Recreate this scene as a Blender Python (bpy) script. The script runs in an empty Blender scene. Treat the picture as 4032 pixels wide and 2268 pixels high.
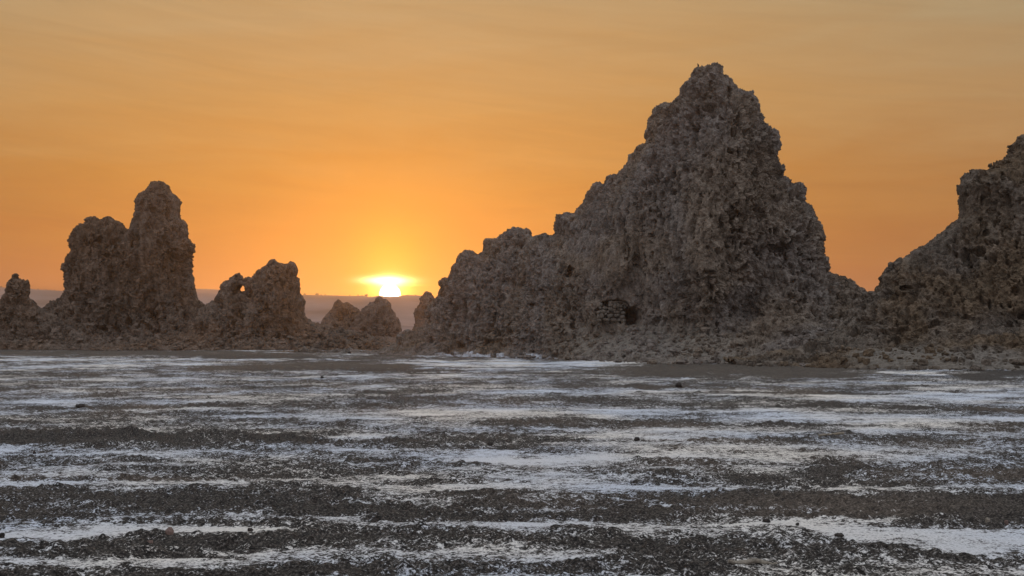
import bpy, math, random
import numpy as np
from mathutils import Vector

# ------------------------------------------------------------------ camera
SC = bpy.context.scene
W0, H0 = 4032.0, 2268.0
FPX = 4867.0                 # focal length in photograph pixels
HOR = 1318.0                 # row of the true horizon in the photograph
CAMZ = 3.0
PITCH = math.atan((HOR - H0 / 2) / FPX)
cam_data = bpy.data.cameras.new("camera")
cam_data.sensor_width = 36.0
cam_data.lens = 36.0 * FPX / W0
cam_data.clip_start = 0.2
cam_data.clip_end = 40000
cam = bpy.data.objects.new("camera", cam_data)
SC.collection.objects.link(cam)
cam.location = (0, 0, CAMZ)
cam.rotation_euler = (math.pi / 2 + PITCH, 0, 0)
SC.camera = cam
R = math.radians

# direction of the half-set sun
SUN_AZ = math.atan((1535 - W0 / 2) / FPX)          # to the left of +Y
SUN_EL = math.atan((HOR - 1161) / FPX)

# ------------------------------------------------------------------ view
SC.view_settings.view_transform = 'Standard'
SC.view_settings.look = 'None'
SC.view_settings.exposure = 0.0
SC.view_settings.gamma = 1.0
SC.view_settings.use_curve_mapping = False
SC.render.engine = 'CYCLES'
SC.cycles.use_denoising = True
SC.cycles.max_bounces = 6
SC.cycles.diffuse_bounces = 3
SC.cycles.glossy_bounces = 2
SC.cycles.volume_bounces = 1
SC.cycles.sample_clamp_indirect = 4.0


def lin(r, g, b):
    f = lambda c: (c / 255 / 12.92) if c / 255 <= 0.04045 else ((c / 255 + 0.055) / 1.055) ** 2.4
    return (f(r), f(g), f(b), 1.0)


# ------------------------------------------------------------------ sky
world = bpy.data.worlds.new("World")
SC.world = world
world.use_nodes = True
wt = world.node_tree
wt.nodes.clear()


class NB:
    """tiny node builder"""
    def __init__(s, tree): s.t = tree
    def n(s, typ, **kw):
        nd = s.t.nodes.new(typ)
        for k, v in kw.items(): setattr(nd, k, v)
        return nd
    def link(s, a, b): s.t.links.new(a, b)
    def put(s, sock, v):
        if isinstance(v, bpy.types.NodeSocket): s.link(v, sock)
        else: sock.default_value = v
    def math(s, op, a, b=None, c=None, clamp=False):
        nd = s.n('ShaderNodeMath', operation=op, use_clamp=clamp)
        s.put(nd.inputs[0], a)
        if b is not None: s.put(nd.inputs[1], b)
        if c is not None: s.put(nd.inputs[2], c)
        return nd.outputs[0]
    def vmath(s, op, a, b=None):
        nd = s.n('ShaderNodeVectorMath', operation=op)
        s.put(nd.inputs[0], a)
        if b is not None: s.put(nd.inputs[1], b)
        return nd.outputs['Value'] if op in ('DOT_PRODUCT', 'LENGTH') else nd.outputs[0]
    def ramp(s, fac, stops, interp='LINEAR'):
        nd = s.n('ShaderNodeValToRGB')
        cr = nd.color_ramp
        cr.interpolation = interp
        while len(cr.elements) > 1: cr.elements.remove(cr.elements[-1])
        cr.elements[0].position = stops[0][0]; cr.elements[0].color = stops[0][1]
        for p, c in stops[1:]:
            e = cr.elements.new(p); e.color = c
        s.put(nd.inputs[0], fac)
        return nd.outputs[0]
    def mix(s, fac, a, b, mode='MIX'):
        nd = s.n('ShaderNodeMix', data_type='RGBA', blend_type=mode)
        s.put(nd.inputs[0], fac); s.put(nd.inputs[6], a); s.put(nd.inputs[7], b)
        return nd.outputs[2]
    def noise(s, vec, scale, detail=4, rough=0.55, dist=0.0):
        nd = s.n('ShaderNodeTexNoise')
        s.put(nd.inputs['Vector'], vec)
        nd.inputs['Scale'].default_value = scale
        nd.inputs['Detail'].default_value = detail
        nd.inputs['Roughness'].default_value = rough
        nd.inputs['Distortion'].default_value = dist
        return nd.outputs[0]
    def maprange(s, v, a, b, c=0.0, d=1.0, smooth=True):
        nd = s.n('ShaderNodeMapRange', interpolation_type='SMOOTHSTEP' if smooth else 'LINEAR')
        s.put(nd.inputs[0], v)
        for i, q in zip((1, 2, 3, 4), (a, b, c, d)): nd.inputs[i].default_value = q
        return nd.outputs[0]
    def mapping(s, vec, scale, loc=(0, 0, 0)):
        nd = s.n('ShaderNodeMapping')
        s.put(nd.inputs[0], vec)
        nd.inputs['Scale'].default_value = scale
        nd.inputs['Location'].default_value = loc
        return nd.outputs[0]


b = NB(wt)
tc = b.n('ShaderNodeTexCoord').outputs['Generated']
dirv = b.vmath('NORMALIZE', tc)
sep = b.n('ShaderNodeSeparateXYZ'); b.link(dirv, sep.inputs[0])
el = b.math('MULTIPLY', b.math('ARCSINE', sep.outputs[2]), 180 / math.pi)       # degrees
azr = b.math('ARCTAN2', sep.outputs[0], sep.outputs[1])
az = b.math('MULTIPLY', b.math('SUBTRACT', azr, SUN_AZ), 180 / math.pi)         # degrees from the sun
abs_az = b.math('ABSOLUTE', az)
# wispy streaks bend the elevation a little
wv = b.mapping(dirv, (3.0, 3.0, 22.0))
wisp = b.noise(wv, 1.6, 6, 0.6, 0.8)
el_w = b.math('ADD', el, b.math('MULTIPLY', b.math('SUBTRACT', wisp, 0.5), 5.0))
e01 = b.math('DIVIDE', b.math('MAXIMUM', el_w, 0.0), 90.0, clamp=True)
def ls(r, g, bb, k): return tuple(c * (k if k > 1.05 else k * .80) for c in lin(r, g, bb)[:3]) + (1.0,)
near = b.ramp(e01, [
    (0.0, ls(212, 96, 0, .60)), (2.2 / 90, ls(216, 110, 6, .66)), (4.5 / 90, ls(216, 126, 22, .72)),
    (7 / 90, ls(219, 143, 46, .78)), (10.5 / 90, ls(212, 156, 84, .88)), (15 / 90, ls(196, 160, 110, 1.0)),
    (26 / 90, lin(184, 178, 164)), (45 / 90, ls(205, 212, 222, 1.25)), (1.0, ls(214, 222, 236, 1.4))])
side = b.ramp(e01, [
    (0.0, ls(200, 104, 30, .68)), (2.5 / 90, ls(204, 116, 40, .72)), (6 / 90, ls(204, 134, 60, .78)),
    (10.5 / 90, ls(196, 152, 98, .92)), (15 / 90, ls(180, 156, 116, 1.0)),
    (26 / 90, lin(184, 178, 164)), (45 / 90, ls(205, 212, 222, 1.25)), (1.0, ls(214, 222, 236, 1.4))])
back = b.ramp(e01, [
    (0.0, lin(130, 132, 150)), (8 / 90, lin(178, 164, 172)), (20 / 90, lin(204, 200, 210)),
    (45 / 90, ls(205, 212, 224, 1.25)), (1.0, ls(214, 222, 236, 1.4))])
k1 = b.maprange(abs_az, 10.0, 32.0)
k2 = b.maprange(abs_az, 45.0, 130.0)
sky = b.mix(k2, b.mix(k1, near, side), back)
mp2 = b.n('ShaderNodeMapping'); b.link(dirv, mp2.inputs[0]); mp2.inputs['Rotation'].default_value = (0, R(-7), 0)
wv2 = b.mapping(mp2.outputs[0], (2.0, 2.0, 26.0), (3.1, 0.4, 7.7))
wisp2 = b.noise(wv2, 2.3, 7, 0.62, 1.4)
wf = b.math('ADD', 1.0, b.math('ADD', b.math('MULTIPLY', b.math('SUBTRACT', wisp2, .5), 0.26), b.math('MULTIPLY', b.math('SUBTRACT', wisp, .5), 0.16)))
nd = b.n('ShaderNodeVectorMath', operation='SCALE'); b.link(sky, nd.inputs[0]); b.link(wf, nd.inputs['Scale']); sky = nd.outputs[0]
# glow round the sun
sd = (math.sin(SUN_AZ) * math.cos(SUN_EL), math.cos(SUN_AZ) * math.cos(SUN_EL), math.sin(SUN_EL))
th = b.math('MULTIPLY', b.math('ARCCOSINE', b.math('MINIMUM', b.vmath('DOT_PRODUCT', dirv, sd), 0.9999999)), 180 / math.pi)


def gauss(x, s):
    q = b.math('DIVIDE', x, s)
    return b.math('EXPONENT', b.math('MULTIPLY', b.math('MULTIPLY', q, q), -1.0))


del_s = b.math('SUBTRACT', el, math.degrees(SUN_EL))
# pillar-like warm glow, a bit taller than wide
gx = b.math('DIVIDE', az, 1.1)
gy = b.math('DIVIDE', b.math('SUBTRACT', del_s, 0.8), 1.35)
rg = b.math('SQRT', b.math('ADD', b.math('MULTIPLY', gx, gx), b.math('MULTIPLY', gy, gy)))
halo = b.math('EXPONENT', b.math('MULTIPLY', rg, -1 / 1.6))
core = gauss(rg, 1.5)
def scol(f, c):
    nd = b.n('ShaderNodeVectorMath', operation='SCALE')
    nd.inputs[0].default_value = c
    b.put(nd.inputs['Scale'], f)
    return nd.outputs[0]
sky = b.mix(b.maprange(th, 1.0, 9.0, 0.6, 0.0), sky, lin(212, 118, 0))
sky = b.vmath('ADD', sky, scol(halo, (0.24, 0.155, 0.003)))
sky = b.vmath('ADD', sky, scol(gauss(th, 0.85), (0.8, 0.55, 0.3)))
sky = b.vmath('ADD', sky, scol(core, (0.42, 0.22, 0.0)))
# lit cloud bar just above the disc, thin bars below it
def bar(a0, e0, sa, se, c):
    f = b.math('MULTIPLY', gauss(b.math('SUBTRACT', az, a0), sa), gauss(b.math('SUBTRACT', b.math('ADD', del_s, b.math('MULTIPLY', b.math('SUBTRACT', wisp, .5), .12)), e0), se))
    return scol(f, c)
def px2deg(p): return p / FPX * 180 / math.pi
sky = b.vmath('ADD', sky, bar(px2deg(-12), px2deg(56), px2deg(80), px2deg(14), (4.0, 3.7, 2.2)))
sky = b.vmath('ADD', sky, bar(px2deg(-3), px2deg(44), px2deg(46), px2deg(26), (2.0, 1.8, 1.1)))
sky = b.vmath('ADD', sky, bar(px2deg(0), px2deg(5), px2deg(100), px2deg(50), (1.5, 1.1, .06)))
sky = b.vmath('ADD', sky, bar(px2deg(40), px2deg(38), px2deg(70), px2deg(4), (.8, .65, .2)))
disc = b.maprange(th, 0.40, 0.52, 1.0, 0.0)
sky = b.vmath('ADD', sky, scol(disc, (16.0, 14.0, 10.0)))
# physical sky, very low sun, adds its share of skylight
ns = b.n('ShaderNodeTexSky', sky_type='NISHITA')
ns.sun_disc = False
ns.sun_elevation = SUN_EL
ns.sun_rotation = SUN_AZ
ns.dust_density = 2.0
skyv = b.n('ShaderNodeVectorMath', operation='SCALE')
b.link(ns.outputs[0], skyv.inputs[0]); skyv.inputs['Scale'].default_value = 0.012
sky = b.vmath('ADD', sky, skyv.outputs[0])
bg = b.n('ShaderNodeBackground')
b.link(sky, bg.inputs[0]); bg.inputs[1].default_value = 1.0
wo = b.n('ShaderNodeOutputWorld'); b.link(bg.outputs[0], wo.inputs[0])

# ------------------------------------------------------------------ sun
sl = bpy.data.lights.new("sun", 'SUN')
sl.energy = 0.65
sl.angle = R(0.5)
sl.color = (1.0, 0.42, 0.10)
so = bpy.data.objects.new("sun", sl)
SC.collection.objects.link(so)
so.rotation_euler = Vector(sd).to_track_quat('Z', 'Y').to_euler()


# ------------------------------------------------------------------ helpers
def ray(px, py):
    x = (px - W0 / 2) / FPX; y = (H0 / 2 - py) / FPX
    c, s = math.cos(PITCH), math.sin(PITCH)
    return x, c - s * y, s + c * y            # camera looks along +Y pitched up


def P(px, py, D):
    dx, dy, dz = ray(px, py)
    t = D / dy
    return dx * t, D, CAMZ + dz * t


def ground_pt(px, py):
    dx, dy, dz = ray(px, py)
    t = -CAMZ / dz
    return dx * t, dy * t


def hsh(ix, iy, iz, seed):
    h = (ix.astype(np.int64) * 374761393 + iy.astype(np.int64) * 668265263 +
         iz.astype(np.int64) * 2147483647 % 4294967291 + seed * 1274126177) & 0xffffffff
    h = ((h ^ (h >> 13)) * 1274126177) & 0xffffffff
    h = ((h ^ (h >> 16)) * 2246822519) & 0xffffffff
    return (h ^ (h >> 15)) & 0xffffffff


def vnoise(p, seed=0):
    """smooth value noise, about -1..1"""
    f = np.floor(p).astype(np.int64)
    t = p - f
    t = t * t * t * (t * (t * 6 - 15) + 10)
    out = 0
    for dx in (0, 1):
        wx = t[:, 0] if dx else 1 - t[:, 0]
        for dy in (0, 1):
            wy = t[:, 1] if dy else 1 - t[:, 1]
            for dz in (0, 1):
                wz = t[:, 2] if dz else 1 - t[:, 2]
                out = out + hsh(f[:, 0] + dx, f[:, 1] + dy, f[:, 2] + dz, seed) * (wx * wy * wz)
    return out / 2147483648.0 - 1.0


def fbm(p, seed=0, octs=4, gain=0.5):
    a, s, o = 1.0, 0.0, 0
    for i in range(octs):
        o = o + a * vnoise(p * (2.03 ** i) + 17.3 * i, seed + i)
        s += a; a *= gain
    return o / s


def worley(p, seed=0):
    """nearest two feature distances, 8 nearest cells"""
    c = np.floor(p - 0.5).astype(np.int64)
    d1 = np.full(len(p), 9.0); d2 = np.full(len(p), 9.0)
    for dx in (0, 1):
        for dy in (0, 1):
            for dz in (0, 1):
                q = c + np.array([dx, dy, dz])
                h = hsh(q[:, 0], q[:, 1], q[:, 2], seed)
                fx = q[:, 0] + 0.15 + 0.7 * ((h & 1023) / 1023.0)
                fy = q[:, 1] + 0.15 + 0.7 * (((h >> 10) & 1023) / 1023.0)
                fz = q[:, 2] + 0.15 + 0.7 * (((h >> 20) & 1023) / 1023.0)
                d = np.sqrt((p[:, 0] - fx) ** 2 + (p[:, 1] - fy) ** 2 + (p[:, 2] - fz) ** 2)
                m = d < d1
                d2 = np.where(m, d1, np.minimum(d2, d))
                d1 = np.where(m, d, d1)
    return d1, d2


def sstep(a, b_, x):
    t = np.clip((x - a) / (b_ - a), 0, 1)
    return t * t * (3 - 2 * t)


def mesh_np(name, verts, faces, mat=None, attrs=None, smooth=False):
    me = bpy.data.meshes.new(name)
    k = faces.shape[1]
    me.vertices.add(len(verts)); me.vertices.foreach_set('co', verts.astype(np.float32).ravel())
    me.loops.add(faces.size); me.loops.foreach_set('vertex_index', faces.astype(np.int32).ravel())
    me.polygons.add(len(faces))
    me.polygons.foreach_set('loop_start', np.arange(0, faces.size, k, dtype=np.int32))
    me.polygons.foreach_set('loop_total', np.full(len(faces), k, dtype=np.int32))
    me.polygons.foreach_set('use_smooth', np.full(len(faces), smooth))
    me.update(calc_edges=True)
    for an, av in (attrs or {}).items():
        a = me.attributes.new(an, 'FLOAT', 'POINT')
        a.data.foreach_set('value', av.astype(np.float32))
    if mat: me.materials.append(mat)
    return me


def obj(name, me, parent=None, **props):
    o = bpy.data.objects.new(name, me)
    SC.collection.objects.link(o)
    if parent is not None: o.parent = parent
    for k, v in props.items(): o[k] = v
    return o


# ------------------------------------------------------------------ materials
def new_mat(name, rough=0.95, spec=0.15):
    m = bpy.data.materials.new(name); m.use_nodes = True
    t = m.node_tree; t.nodes.clear()
    q = NB(t)
    out = q.n('ShaderNodeOutputMaterial')
    bs = q.n('ShaderNodeBsdfPrincipled')
    bs.inputs['Roughness'].default_value = rough
    bs.inputs['Specular IOR Level'].default_value = spec
    q.link(bs.outputs[0], out.inputs[0])
    return m, q, bs


def rock_mat(name, c_dark, c_mid, c_light, tint, scale=1.0, bump=0.12):
    m, q, bs = new_mat(name)
    co = q.n('ShaderNodeTexCoord').outputs['Object']
    big = q.noise(co, 0.09 / scale, 3, 0.5, 0.5)
    mid = q.noise(co, 1.1 / scale, 5, 0.65)
    fine = q.noise(co, 6.0 / scale, 5, 0.7)
    v = q.math('ADD', q.math('MULTIPLY', mid, 0.55), q.math('MULTIPLY', fine, 0.45))
    stn = q.noise(q.mapping(co, (1, 1, 0.35)), 0.45 / scale, 5, 0.65, 0.4)
    v = q.math('ADD', v, q.math('MULTIPLY', q.math('SUBTRACT', stn, 0.5), 0.35))
    c = q.ramp(v, [(0.37, c_dark), (0.51, c_mid), (0.68, c_light)])
    c = q.mix(q.maprange(big, 0.42, 0.62), c, q.mix(1.0, c, tint, 'MULTIPLY'))
    sand = q.n('ShaderNodeAttribute', attribute_name='sand').outputs['Fac']
    sc_ = q.ramp(q.noise(co, 2.2, 5, 0.7), [(0.35, (0.10, 0.088, 0.073, 1)), (0.65, (0.24, 0.215, 0.18, 1))])
    c = q.mix(q.math('MULTIPLY', sand, 0.85), c, sc_)
    salt = q.n('ShaderNodeAttribute', attribute_name='salt').outputs['Fac']
    sn = q.noise(co, 1.7, 5, 0.7)
    sf = q.maprange(q.math('ADD', salt, q.math('MULTIPLY', sn, 0.8)), 0.85, 1.15)
    c = q.mix(sf, c, (0.55, 0.58, 0.62, 1))
    q.link(c, bs.inputs['Base Color'])
    bp = q.n('ShaderNodeBump'); bp.inputs['Strength'].default_value = 0.9
    bp.inputs['Distance'].default_value = bump
    q.link(q.math('ADD', fine, q.math('MULTIPLY', mid, 0.8)), bp.inputs['Height'])
    q.link(bp.outputs[0], bs.inputs['Normal'])
    return m


M_ROCK = rock_mat('travertine', (0.045, 0.038, 0.033, 1), (0.165, 0.143, 0.124, 1), (0.30, 0.27, 0.24, 1), (1.0, 0.92, 0.80, 1))
M_ROCKL = rock_mat('brown_travertine', (0.038, 0.029, 0.023, 1), (0.130, 0.102, 0.080, 1), (0.25, 0.20, 0.16, 1), (1.0, 0.88, 0.78, 1), 1.4, .2)
M_ROCKR = rock_mat('olive_travertine', (0.035, 0.029, 0.023, 1), (0.125, 0.104, 0.082, 1), (0.23, 0.196, 0.158, 1), (1.05, 0.92, 0.75, 1), 0.8)
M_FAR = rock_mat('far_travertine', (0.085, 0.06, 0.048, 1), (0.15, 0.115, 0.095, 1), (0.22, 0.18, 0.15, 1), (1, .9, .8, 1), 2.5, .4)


# ------------------------------------------------------------------ implicit rock builder
def surface_nets(F, org, s):
    nx, ny, nz = F.shape
    ins = F > 0
    c = [ins[i:nx - 1 + i, j:ny - 1 + j, k:nz - 1 + k] for i in (0, 1) for j in (0, 1) for k in (0, 1)]
    tot = sum(a.astype(np.int8) for a in c)
    act = (tot > 0) & (tot < 8)
    idx = -np.ones(act.shape, dtype=np.int64)
    I, J, K = np.nonzero(act)
    idx[I, J, K] = np.arange(len(I))
    corner = {}
    for i in (0, 1):
        for j in (0, 1):
            for k in (0, 1):
                corner[(i, j, k)] = F[I + i, J + j, K + k]
    acc = np.zeros((len(I), 3)); cnt = np.zeros(len(I))
    for a in corner:
        for ax in range(3):
            if a[ax] == 0:
                b2 = list(a); b2[ax] = 1; b2 = tuple(b2)
                fa, fb = corner[a], corner[b2]
                m = (fa > 0) != (fb > 0)
                t = np.where(m, fa / np.where(m, fa - fb, 1), 0)
                p = np.zeros((len(I), 3)); p[:] = a
                p[:, ax] += t
                acc[m] += p[m]; cnt[m] += 1
    V = org + s * (np.stack([I, J, K], 1) + acc / cnt[:, None])
    quads = []
    for ax in range(3):
        sl0 = [slice(1, -1)] * 3; sl1 = [slice(1, -1)] * 3
        sl0[ax] = slice(0, -1); sl1[ax] = slice(1, None)
        a0 = ins[tuple(sl0)]; a1 = ins[tuple(sl1)]
        E = np.argwhere(a0 != a1)
        if not len(E): continue
        off = np.array([1, 1, 1]); off[ax] = 0
        G = E + off
        sgn = a0[tuple(E.T)]
        u, v = (ax + 1) % 3, (ax + 2) % 3
        def cell(du, dv):
            q = G.copy(); q[:, u] -= du; q[:, v] -= dv
            return idx[q[:, 0], q[:, 1], q[:, 2]]
        Q = np.stack([cell(0, 0), cell(1, 0), cell(1, 1), cell(0, 1)], 1)
        Q[~sgn] = Q[~sgn][:, ::-1]
        quads.append(Q)
    Q = np.concatenate(quads)
    Q = Q[(Q >= 0).all(1)]
    return V, Q


def subdivide(V, Q):
    n = len(V)
    E = np.concatenate([Q[:, [0, 1]], Q[:, [1, 2]], Q[:, [2, 3]], Q[:, [3, 0]]])
    E.sort(axis=1)
    key = E[:, 0] * n + E[:, 1]
    u, inv = np.unique(key, return_inverse=True)
    ea, eb = u // n, u % n
    mid = (V[ea] + V[eb]) / 2
    cen = V[Q].mean(1)
    V2 = np.concatenate([V, mid, cen])
    m = len(Q)
    e = (inv + n).reshape(4, m)
    f = np.arange(m) + n + len(u)
    Q2 = np.concatenate([
        np.stack([Q[:, 0], e[0], f, e[3]], 1), np.stack([e[0], Q[:, 1], e[1], f], 1),
        np.stack([f, e[1], Q[:, 2], e[2]], 1), np.stack([e[3], f, e[2], Q[:, 3]], 1)])
    return V2, Q2


def smooth(V, Q, it=1, lam=0.5):
    n = len(V)
    for _ in range(it):
        acc = np.zeros_like(V); cnt = np.zeros(n)
        for a, c2 in ((0, 1), (1, 2), (2, 3), (3, 0)):
            for s_, d_ in ((a, c2), (c2, a)):
                for ax in range(3):
                    acc[:, ax] += np.bincount(Q[:, d_], V[Q[:, s_], ax], n)
                cnt += np.bincount(Q[:, d_], minlength=n)
        V = np.where(cnt[:, None] > 0, V * (1 - lam) + lam * acc / np.maximum(cnt, 1)[:, None], V)
    return V


def vnormals(V, Q):
    a = V[Q[:, 2]] - V[Q[:, 0]]; c2 = V[Q[:, 3]] - V[Q[:, 1]]
    fn = np.cross(a, c2)
    N = np.zeros_like(V)
    for k in range(4):
        for ax in range(3):
            N[:, ax] += np.bincount(Q[:, k], fn[:, ax], len(V))
    return N / np.maximum(np.linalg.norm(N, axis=1), 1e-9)[:, None]


def poly_sd(poly, X, Z):
    """signed distance (positive inside) of points to polygon"""
    x = X.ravel(); z = Z.ravel()
    best = np.full(x.shape, 1e9); ins = np.zeros(x.shape, bool)
    n = len(poly)
    for i in range(n):
        ax, az_ = poly[i]; bx, bz = poly[(i + 1) % n]
        ex, ez = bx - ax, bz - az_
        L = ex * ex + ez * ez + 1e-12
        t = np.clip(((x - ax) * ex + (z - az_) * ez) / L, 0, 1)
        d = (x - ax - t * ex) ** 2 + (z - az_ - t * ez) ** 2
        best = np.minimum(best, d)
        c1 = (az_ > z) != (bz > z)
        if ez != 0:
            ins ^= c1 & (x < ex * (z - az_) / ez + ax)
    d = np.sqrt(best)
    return np.where(ins, d, -d).reshape(X.shape)


def table(t):
    t = sorted(t)
    a = np.array([q[0] for q in t], float); c2 = np.array([q[1] for q in t], float)
    return lambda v: np.interp(v, a, c2)


PITD = []


def build_rock(name, polypx, yc, Dfn, apron, s, bounds, mat, seed, amp=1.0, hole=None, levels=2,
               pits=(), sandmask=None, saltmask=None, gully=1.0, knob=1.0, crag=1.0, calm=None, plain=None, ysteep=0.0):
    levels = 1
    """polypx: silhouette in photo pixels; yc(X) depth of the spine; Dfn(Z) half thickness;
    apron(X,Y)->height or None; s voxel size"""
    # silhouette to world, each point at the depth of its spine
    poly = []
    for px, py in polypx:
        D = yc(0.0)
        for _ in range(12):
            D = float(yc(P(px, py, D)[0]))
        x, _, z = P(px, py, D)
        poly.append((x, z))
    # crumbly outline: resample and knock the edge about by a hand's breadth to a stride
    jag, run = [], 0.0
    for i in range(len(poly) - 1):
        (ax_, az_), (bx_, bz_) = poly[i], poly[i + 1]
        L = math.hypot(bx_ - ax_, bz_ - az_)
        m_ = max(1, int(L / (0.9 * s)))
        for j in range(m_):
            t_ = j / m_
            jag.append((ax_ + (bx_ - ax_) * t_, az_ + (bz_ - az_) * t_, -(bz_ - az_) / max(L, 1e-6), (bx_ - ax_) / max(L, 1e-6), run + L * t_))
        run += L
    ja = np.array(jag)
    q1 = np.stack([ja[:, 4] / (3.2 * s), ja[:, 4] * 0, ja[:, 4] * 0 + seed], 1)
    off_ = (np.abs(vnoise(q1, seed + 5)) * 2.6 - 0.9) * s + vnoise(q1 * 2.3, seed + 6) * 0.8 * s
    off_ = off_ * 0.5
    poly = list(zip(ja[:, 0] + ja[:, 2] * off_, ja[:, 1] + ja[:, 3] * off_)) + [poly[-1]]
    poly = [(poly[0][0] - 0.5, -40.0)] + [(poly[0][0] - .5, poly[0][1])] + poly + [(poly[-1][0] + .5, poly[-1][1])] + [(poly[-1][0] + 0.5, -40.0)]
    (x0, x1), (y0, y1), (z0, z1) = bounds
    xs = np.arange(x0, x1, s); ys = np.arange(y0, y1, s); zs = np.arange(z0, z1, s)
    XX, ZZ = np.meshgrid(xs, zs, indexing='ij')
    d2 = poly_sd(poly, XX, ZZ)
    if hole is not None:
        hp = [(P(px, py, float(yc(0)))[0], P(px, py, float(yc(0)))[2]) for px, py in hole]
        d2 = np.minimum(d2, -poly_sd(hp, XX, ZZ))
    # thickness varies along the ridge so buttresses form
    pts = np.stack([XX.ravel() / 5.5, np.zeros(XX.size), ZZ.ravel() / 14], 1)
    butt = fbm(pts, seed + 91, 3).reshape(XX.shape)
    DD = Dfn(ZZ) * (1 + 0.45 * gully * butt)
    Yg = ys[None, :, None]
    ycx = yc(xs)[:, None, None] + (fbm(pts * 0.6 + 3.1, seed + 55, 2).reshape(XX.shape) * 1.5 * gully)[:, None, :]
    D3 = DD[:, None, :]
    D3 = D3.astype(np.float32); ycx = ycx.astype(np.float32); d2 = d2.astype(np.float32); Yg = Yg.astype(np.float32)
    F = D3 - np.sqrt(np.maximum(D3 - d2[:, None, :], 0) ** 2 + (Yg - ycx) ** 2)
    if apron is not None:
        XY, YY = np.meshgrid(xs, ys, indexing='ij')
        H = apron(XY, YY)
        Fa = (H[:, :, None].astype(np.float32) - zs[None, None, :].astype(np.float32)) * np.float32(0.85)
        k = 1.2
        h = np.clip(0.5 + 0.5 * (F - Fa) / k, 0, 1)
        F = F * h + Fa * (1 - h) + k * h * (1 - h)
    band = np.argwhere(np.abs(F) < 3.2)
    pw = np.array([x0, y0, z0]) + s * band
    q = pw.copy(); q[:, 2] *= 0.55
    wall_w = sstep(1.5, 7, pw[:, 2])
    inner = 0.08 + 0.85 * sstep(0.3, 5.0, np.abs(d2[band[:, 0], band[:, 2]]))
    n = (fbm(q / 4.5, seed + 1, 3, 0.55) * 1.6 * (0.35 + 0.65 * wall_w)
         - 1.0 * np.abs(fbm(q / 7.0 + 5, seed + 7, 2)) * gully) * crag * inner
    F[band[:, 0], band[:, 1], band[:, 2]] += n + 0.05 * crag
    V, Q = surface_nets(F, np.array([x0, y0, z0], float), s)
    # drop what lies well below the ground
    for L in range(levels):
        cy = V[Q, 1].mean(1); cxq = V[Q, 0].mean(1)
        isback = cy > np.asarray(yc(cxq)) + 3.0
        QB = Q[isback]
        V, Q = subdivide(V, Q[~isback])
        V = smooth(V, Q, 1, 0.35)
        Q = np.concatenate([Q, QB])
    keep = (V[Q][:, :, 2].max(1) > -0.4)
    Q = Q[keep]
    used = np.unique(Q); rem = -np.ones(len(V), dtype=np.int64); rem[used] = np.arange(len(used))
    V = V[used]; Q = rem[Q]
    N = vnormals(V, Q)
    low = 1 - sstep(2.5, 8.0, V[:, 2])
    sand = np.zeros(len(V)) if sandmask is None else sandmask(V)
    salt = np.zeros(len(V)) if saltmask is None else saltmask(V)
    # cauliflower knobs at three sizes, drawn out down the walls and along the talus
    w = V + 0.5 * np.stack([vnoise(V / 1.3, seed + 31), vnoise(V / 1.3, seed + 32), vnoise(V / 1.3, seed + 33)], 1)
    st = np.array([1.0, 1.0, 0.72])
    d = 0
    for size, a, sd_ in ((2.3, 0.36, 41), (1.0, 0.38, 43), (0.46, 0.36, 45)):
        size *= knob
        f1, f2 = worley(w * st / size, seed + sd_)
        d = d + a * knob * (0.45 - f1 + 0.35 * np.minimum(f2 - f1, 0.5))
    # patches where the crust is smoother or more broken
    patch = 0.42 + 0.95 * sstep(-0.30, 0.40, fbm(V / 7.0, seed + 61, 2))
    d = d * patch * (0.8 + 0.2 * (1 - low))
    # pits
    pn = fbm(V * st / (0.8 * knob), seed + 71, 3, 0.6)
    d = d - 1.5 * knob * sstep(0.16, 0.42, pn) * patch
    pn = fbm(V * st / (2.6 * knob), seed + 73, 3, 0.6)
    d = d - 1.1 * knob * sstep(0.28, 0.55, pn)
    ribs = fbm(V / (np.array([1.3, 1.3, 5.5]) * knob), seed + 83, 3, 0.6)
    d = d + (1 - low) * 1.1 * knob * (np.abs(ribs) * -1.2 + 0.2)
    beds = fbm(V / (np.array([3.5, 3.5, 0.9]) * knob), seed + 84, 3, 0.6)
    d = d + low * 0.7 * knob * beds
    d = d + 0.26 * knob * fbm(V / (0.33 * knob), seed + 81, 2)
    ridge_w = 0.45 + 0.55 * sstep(0.0, 4.0, np.abs(V[:, 1] - np.asarray(yc(V[:, 0]))))
    d = d * amp * (1 - 0.72 * sand) * ridge_w
    if plain is not None:        # broad smoother face
        for cx_, cz_, rx_, rz_, k_ in plain:
            ee = ((V[:, 0] - cx_) / rx_) ** 2 + ((V[:, 2] - cz_) / rz_) ** 2 + 0.5 * fbm(V / 4.0, seed + 87, 2)
            d = np.where(V[:, 1] < np.asarray(yc(V[:, 0])), d * (1 - k_ * sstep(1.3, 0.4, ee)), d)
    if calm is not None:
        pxv, pyv = V[:, 0] / V[:, 1] * FPX + W0 / 2, HOR - (V[:, 2] - CAMZ) / V[:, 1] * FPX
        cx_, cy_, rx_, ry_ = calm
        d = d * (1 - 0.85 * np.exp(-(((pxv - cx_) / rx_) ** 2 + ((pyv - cy_) / ry_) ** 2) ** 1.5))
    V = V + N * d[:, None]
    PITD.clear()
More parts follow.
